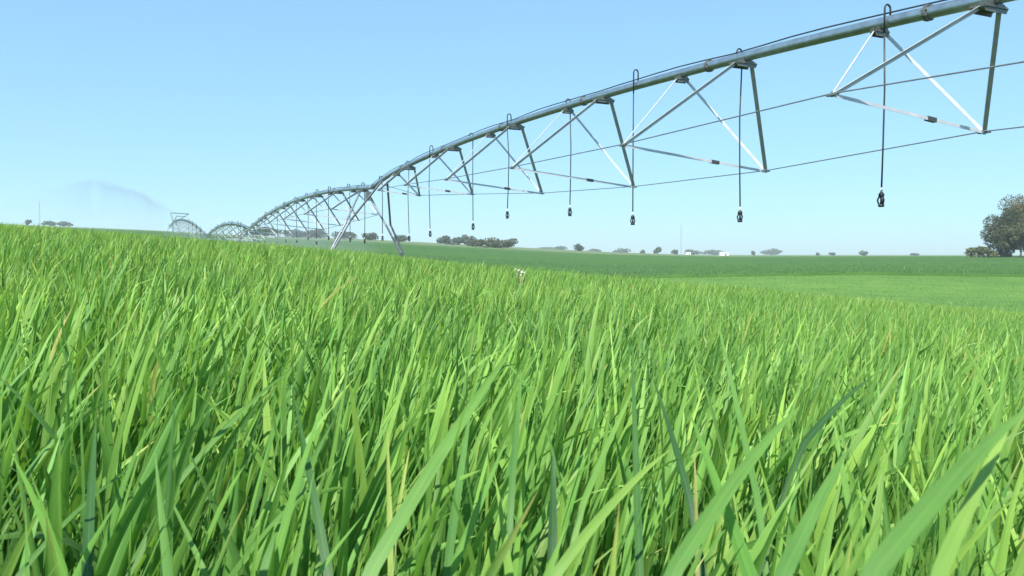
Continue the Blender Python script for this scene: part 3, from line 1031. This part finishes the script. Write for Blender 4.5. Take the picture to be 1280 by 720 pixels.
def mist(sa, sb, name, thick, hgt, dens, label):
    vs = []; fs = []; n = 10; m_ = 14
    for i in range(m_):
        u = i / (m_ - 1)
        s = sa + (sb - sa) * u
        p = line(s); g = gz(p.x, p.y)
        e = max(math.sin(math.pi * min(max(u, 0.01), 0.99)), 0.02) ** 0.5
        c = Vector((p.x, p.y, g + hgt * 0.5))
        for k in range(n):
            an = 2 * math.pi * k / n
            vs.append(c + SIDE * math.cos(an) * thick * e + UP * math.sin(an) * hgt * 0.55 * e)
    for i in range(m_ - 1):
        for k in range(n):
            fs.append((i * n + k, i * n + (k + 1) % n, (i + 1) * n + (k + 1) % n, (i + 1) * n + k))
    fs.append(tuple(range(n - 1, -1, -1))); fs.append(tuple((m_ - 1) * n + k for k in range(n)))
    link(name, new_mesh(name, vs, fs, (volume_mat(name + '_droplets', dens),), True), None, kind='stuff', label=label, cat='mist')
mist(T1 + 1, T2 + 2, 'sprinkler_mist', 3.5, 3.0, 0.012, 'pale mist hanging under the second span of the irrigator')
mist(T2 + 3, T4_, 'sprinkler_mist', 4.5, 3.5, 0.003, 'pale mist hanging under the farthest spans of the irrigator')

# ---------------------------------------------------------------- trees, masts and buildings on the horizon
def leaf_mat(name, c0, c1, c2):
    m, nt, p = mat_new(name)
    at_ = N(nt, 'ShaderNodeAttribute', attribute_name='rnd')
    col = ramp(nt, at_.outputs['Fac'], [(0.0, c0), (0.5, c1), (1.0, c2)])
    nt.links.new(col, p.inputs['Base Color'])
    p.inputs['Roughness'].default_value = 0.6
    p.inputs['Specular IOR Level'].default_value = 0.25
    return m
L_DARK = leaf_mat('foliage_dark_green', (0.030, 0.036, 0.015), (0.058, 0.066, 0.026), (0.100, 0.102, 0.042))
L_OLIVE = leaf_mat('foliage_olive_brown', (0.055, 0.052, 0.020), (0.105, 0.088, 0.036), (0.155, 0.125, 0.052))
L_BUSH = leaf_mat('foliage_yellow_green', (0.045, 0.062, 0.022), (0.075, 0.09, 0.03), (0.12, 0.115, 0.04))
L_GREY = leaf_mat('foliage_grey_green', (0.04, 0.055, 0.035), (0.06, 0.08, 0.05), (0.09, 0.11, 0.07))

def crown_mesh(name, rx, rz, cz, n, leaf, mat, seed, lobes=14, loose=False, dome=False):
    r = np.random.default_rng(seed)
    # lobes scattered through an egg-shaped volume
    dirs = r.normal(size=(lobes, 3)); dirs /= np.linalg.norm(dirs, axis=1)[:, None]
    if dome:
        dirs[:, 2] = np.abs(dirs[:, 2]) - 0.25
    rad = r.uniform(0.15, 0.78, lobes)
    C = dirs * rad[:, None] * np.array([rx, rx, rz]) + np.array([0, 0, cz])
    lr = r.uniform(0.28, 0.50, lobes)
    if loose:      # big trees: smaller lobes set farther apart, with gaps between them
        C = dirs * r.uniform(0.3, 0.88, lobes)[:, None] * np.array([rx, rx, rz]) + np.array([0, 0, cz])
        lr = r.uniform(0.20, 0.42, lobes)
    w_ = lr ** 2; w_ /= w_.sum()
    pick = r.choice(lobes, n, p=w_)
    d_ = r.normal(size=(n, 3)); d_ /= np.linalg.norm(d_, axis=1)[:, None]
    rr = r.uniform(0.35, 1.0, n) ** 0.45
    P = C[pick] + d_ * (rr * lr[pick])[:, None] * np.array([rx, rx, rz * 0.95])
    nrm = d_ + r.normal(size=(n, 3)) * 0.8 + np.array([0, 0, 0.3])
    nrm /= np.linalg.norm(nrm, axis=1)[:, None]
    tng = np.cross(nrm, r.normal(size=(n, 3))); tng /= np.linalg.norm(tng, axis=1)[:, None]
    bt = np.cross(nrm, tng)
    sz = leaf * r.uniform(0.6, 1.4, n)[:, None]
    V = np.stack([P - tng * sz, P - bt * sz * 0.55, P + tng * sz, P + bt * sz * 0.55], 1).reshape(-1, 3)
    Q = np.arange(n * 4).reshape(n, 4)
    me = np_mesh(name, V, Q, mat, False)
    a = me.attributes.new('rnd', 'FLOAT', 'POINT')
    lob_t = r.uniform(0, 1, lobes)
    val = np.clip(0.55 * lob_t[pick] + 0.45 * r.random(n), 0, 1)
    a.data.foreach_set('value', np.repeat(val, 4).astype(np.float32))
    return me, C

def tree(px, top, wpx, dist, mat, label, cat='tree', name='tree', lobes=12, seed=0, skirt=0.12, base=None, dens=1.3, group='trees along the horizon', zoff=0.0):
    X = (px - 640) / F * dist
    g = gz(X, dist)
    h = (YH - top) / F * dist + EYE - g
    rx = wpx / 2 / F * dist * 1.18
    h = max(h, 0.6 * rx)
    root = link(name, None, label=label, cat=cat, group=group)
    root.location = (X, dist, g - 0.05)
    hpx = h / dist * F
    n = int(min(max(wpx * hpx * dens * 2.6, 420), 26000))
    leaf = max((1.0 if wpx > 30 and dist < 300 else 1.15) * dist / F, 0.16)
    cz = h * (0.5 + skirt / 2); rz = h * (0.5 - skirt / 2)
    if dist > 300:      # far trees stand in scrub: widest low down
        cz = h * 0.34; rz = h * 0.66
    me, C = crown_mesh('crown', rx, rz, cz, n, leaf, mat, seed + 11, lobes, wpx > 30 and dist < 300, dist > 300)
    tr = MB()
    rt = max(0.10, h * 0.022)
    tr.tube([(0, 0, -0.2), (0.02 * h, 0, h * 0.25), (-0.01 * h, 0.01 * h, h * 0.5), (0.01 * h, 0, h * 0.8)], [rt * 1.3, rt, rt * 0.75, rt * 0.25], 8)
    for k in range(min(6, len(C))):
        c = C[k]
        z0 = min(h * random.uniform(0.15, 0.45), c[2] * 0.8)
        tr.tube([(0, 0, z0), (c[0] * 0.5, c[1] * 0.5, (z0 + c[2]) / 2 + 0.03 * h), tuple(c)], [rt * 0.6, rt * 0.4, rt * 0.12], 6)
    tr.build('trunk', M_BARK, root, True)
    link('crown', me, root)
    return root

G_FAR = 'trees along the horizon'
# grove at the right edge
tree(1256, 257, 46, 240, L_DARK, 'tall dark green tree at the left of the grove by the right edge', seed=1, lobes=34, skirt=0.0, dens=2.2, group='grove at the right edge')
tree(1292, 233, 92, 250, L_OLIVE, 'tallest olive brown tree of the grove cut by the right edge', seed=2, lobes=38, skirt=0.04, dens=2.0, group='grove at the right edge')
tree(1275, 280, 40, 236, L_DARK, 'lower dark tree in front of the tallest olive brown tree', seed=3, lobes=13, skirt=0.08, dens=1.7, group='grove at the right edge')
tree(1224, 306, 26, 238, L_BUSH, 'low yellowish bush at the left foot of the grove', cat='bush', name='bush', seed=4, lobes=12, skirt=0.04, group='grove at the right edge')
tree(1241, 309, 13, 236, L_BUSH, 'small yellow green bush between the low bush and the grove trunk', cat='bush', name='bush', seed=5, lobes=7, skirt=0.03, group='grove at the right edge')
HZ = [
    # px, top, width, dist, material, label, lobes
    (37, 273, 8, 850, L_GREY, 'small bush left of the thin pole at far left', 5),
    (63, 275, 14, 850, L_GREY, 'low bush just right of the thin pole at far left', 6),
    (80, 276.5, 22, 860, L_GREY, 'longest low bush on the skyline right of the far left pole', 8),
    (335, 288, 44, 560, L_GREY, 'low grey hedge seen through the second span of the irrigator', 12),
    (368, 284, 32, 520, L_GREY, 'broad grey tree seen through the second span of the irrigator', 10),
    (394, 284, 34, 530, L_GREY, 'grey tree with rounded top left of the first tower leg', 10),
    (432, 292, 34, 560, L_GREY, 'low grey tree between the legs of the near tower', 9),
    (461, 288, 26, 540, L_GREY, 'grey tree behind the right leg of the near tower', 9),
    (502, 291.5, 22, 540, L_GREY, 'grey tree just right of the near tower foot', 8),
    (556, 291.5, 20, 560, L_GREY, 'leftmost grey tree of the clump left of the photo centre', 8),
    (573, 293, 22, 560, L_GREY, 'smaller grey tree second in the clump left of centre', 8),
    (586, 290, 20, 570, L_GREY, 'tallest grey tree in the clump left of centre', 8),
    (600, 295, 28, 430, L_DARK, 'dark round bushy tree in front of the clump left of centre', 9),
    (619, 294.5, 30, 450, L_DARK, 'broad dark tree in the middle of the clump left of centre', 9),
    (634, 296, 26, 450, L_DARK, 'dark tree at the right end of the clump left of centre', 8),
    (680, 306.5, 20, 1400, L_GREY, 'low faint wood left of the lone round tree', 8),
    (701, 307, 24, 1400, L_GREY, 'faint wood just left of the lone round tree', 8),
    (723, 302.5, 14, 620, L_GREY, 'lone round tree on the skyline right of centre', 8),
    (743, 309.5, 20, 1400, L_GREY, 'low faint hedge right of the lone round tree', 7),
    (778, 310.5, 24, 1300, L_GREY, 'low faint wood between the lone round tree and the pointed tree', 8),
    (803, 311.5, 6, 1000, L_GREY, 'tiny bush left of the pointed tree', 5),
    (822, 306.5, 11, 760, L_GREY, 'small pointed tree left of the radio mast', 7),
    (843, 311, 11, 900, L_GREY, 'small tree at the foot of the radio mast', 6),
    (866, 312.5, 24, 1300, L_GREY, 'long low wood right of the radio mast', 8),
    (890, 315.5, 26, 1500, L_GREY, 'faint low hedge behind the white shed', 7),
    (941, 313, 6, 1000, L_GREY, 'tiny lone tree right of the white shed', 5),
    (965, 317, 30, 1500, L_GREY, 'faint long hedge right of the tiny lone tree', 7),
    (1022, 315.5, 5, 1000, L_GREY, 'left of the three small trees on the right skyline', 5),
    (1039, 314.5, 8, 1000, L_GREY, 'middle of the three small trees on the right skyline', 6),
    (1078, 313, 11, 900, L_GREY, 'largest of the three small trees on the right skyline', 7),
    (1143, 315.5, 9, 1000, L_GREY, 'last small tree on the skyline before the grove', 6),
]
for i, (px, top, wp, dist, mt, lab, lb) in enumerate(HZ):
    low = wp > 1.8 * (YH - top + 4) or 'bush' in lab
    tree(px, top, wp, dist, mt, lab, cat='hedge' if 'hedge' in lab else ('bush' if 'bush ' in lab and 'bushy' not in lab else ('wood' if 'wood' in lab else 'tree')),
         name='hedge' if 'hedge' in lab else ('bush' if 'bush ' in lab and 'bushy' not in lab else 'tree'),
         lobes=lb + 4, seed=20 + i, skirt=-0.10 if low else -0.02)

def mast(px, top, dist, label, wpx=1.0, kind='radio_mast', cat='mast'):
    X = (px - 640) / F * dist
    g = gz(X, dist)
    h = (YH - top) / F * dist + EYE - g
    root = link(kind, None, label=label, cat=cat)
    root.location = (X, dist, g)
    r = wpx * dist / F * 0.5
    legs = [(r * math.cos(a), r * math.sin(a)) for a in (0.3, 2.4, 4.5)]
    for (x, y) in legs:
        MB().tube([(x, y, -0.5), (x, y, h)], r * 0.22, 6).build('mast_leg', M_MAST, root)
    lat = MB()
    k = int(h / (r * 4)) + 1
    for i in range(k):
        for j in range(3):
            a = legs[j]; b = legs[(j + 1) % 3]
            lat.tube([(*a, h * i / k), (*b, h * (i + 1) / k)], r * 0.14, 4)
    lat.build('lattice', M_MAST, root)
mast(851, 281, 1100, 'thin pale radio mast rising from the skyline right of centre', 1.3)
mast(51, 252, 850, 'thin grey pole on the far left skyline', 1.2, 'tall_pole', 'pole')

def shed(px, wpx, hpx, dist, label):
    X = (px - 640) / F * dist
    g = gz(X, dist)
    root = link('shed', None, label=label, cat='shed', group='white farm sheds on the skyline')
    root.location = (X, dist, g)
    wx = wpx / 2 / F * dist; h = hpx / F * dist; dy = wx * 0.6
    MB().box((0, 0, h * 0.35), (wx, 0, 0), (0, dy, 0), (0, 0, h * 0.36)).build('wall', M_WHITEWALL, root)
    MB().add([(-wx * 1.04, -dy * 1.1, h * 0.7), (wx * 1.04, -dy * 1.1, h * 0.7), (wx * 1.04, 0, h), (-wx * 1.04, 0, h), (-wx * 1.04, dy * 1.1, h * 0.7), (wx * 1.04, dy * 1.1, h * 0.7)],
             [(0, 1, 2, 3), (3, 2, 5, 4), (0, 3, 4), (1, 5, 2), (0, 4, 5, 1)]).build('roof', M_ROOF, root)
    MB().box((wx * 0.3, -dy - 0.06, h * 0.3), (wx * 0.18, 0, 0), (0, 0.05, 0), (0, 0, h * 0.29)).build('door', M_DOOR, root)
shed(904.5, 11, 4.0, 840, 'larger white shed on the skyline right of the radio mast')
shed(860, 6, 3.0, 840, 'smaller white shed just right of the radio mast')

# ---------------------------------------------------------------- air
hx, hy0, hy1, hb, ht = 7400, -200, 9600, -14, 75
hz_o = MB().box((0, (hy0 + hy1) / 2, (hb + ht) / 2), (hx, 0, 0), (0, (hy1 - hy0) / 2, 0), (0, 0, (ht - hb) / 2)).build(
    'haze', volume_mat('air', 0.00030, (0.86, 0.93, 1.0), 0.2), None, False, kind='stuff')
zs = np.array([v.co.z for v in gme.vertices])
if False: print('LAND z', zs.min(), zs.max(), 'TRIS', sum(len(o.data.loop_triangles) if False else len(o.data.polygons) for o in bpy.data.objects if o.type == 'MESH'))
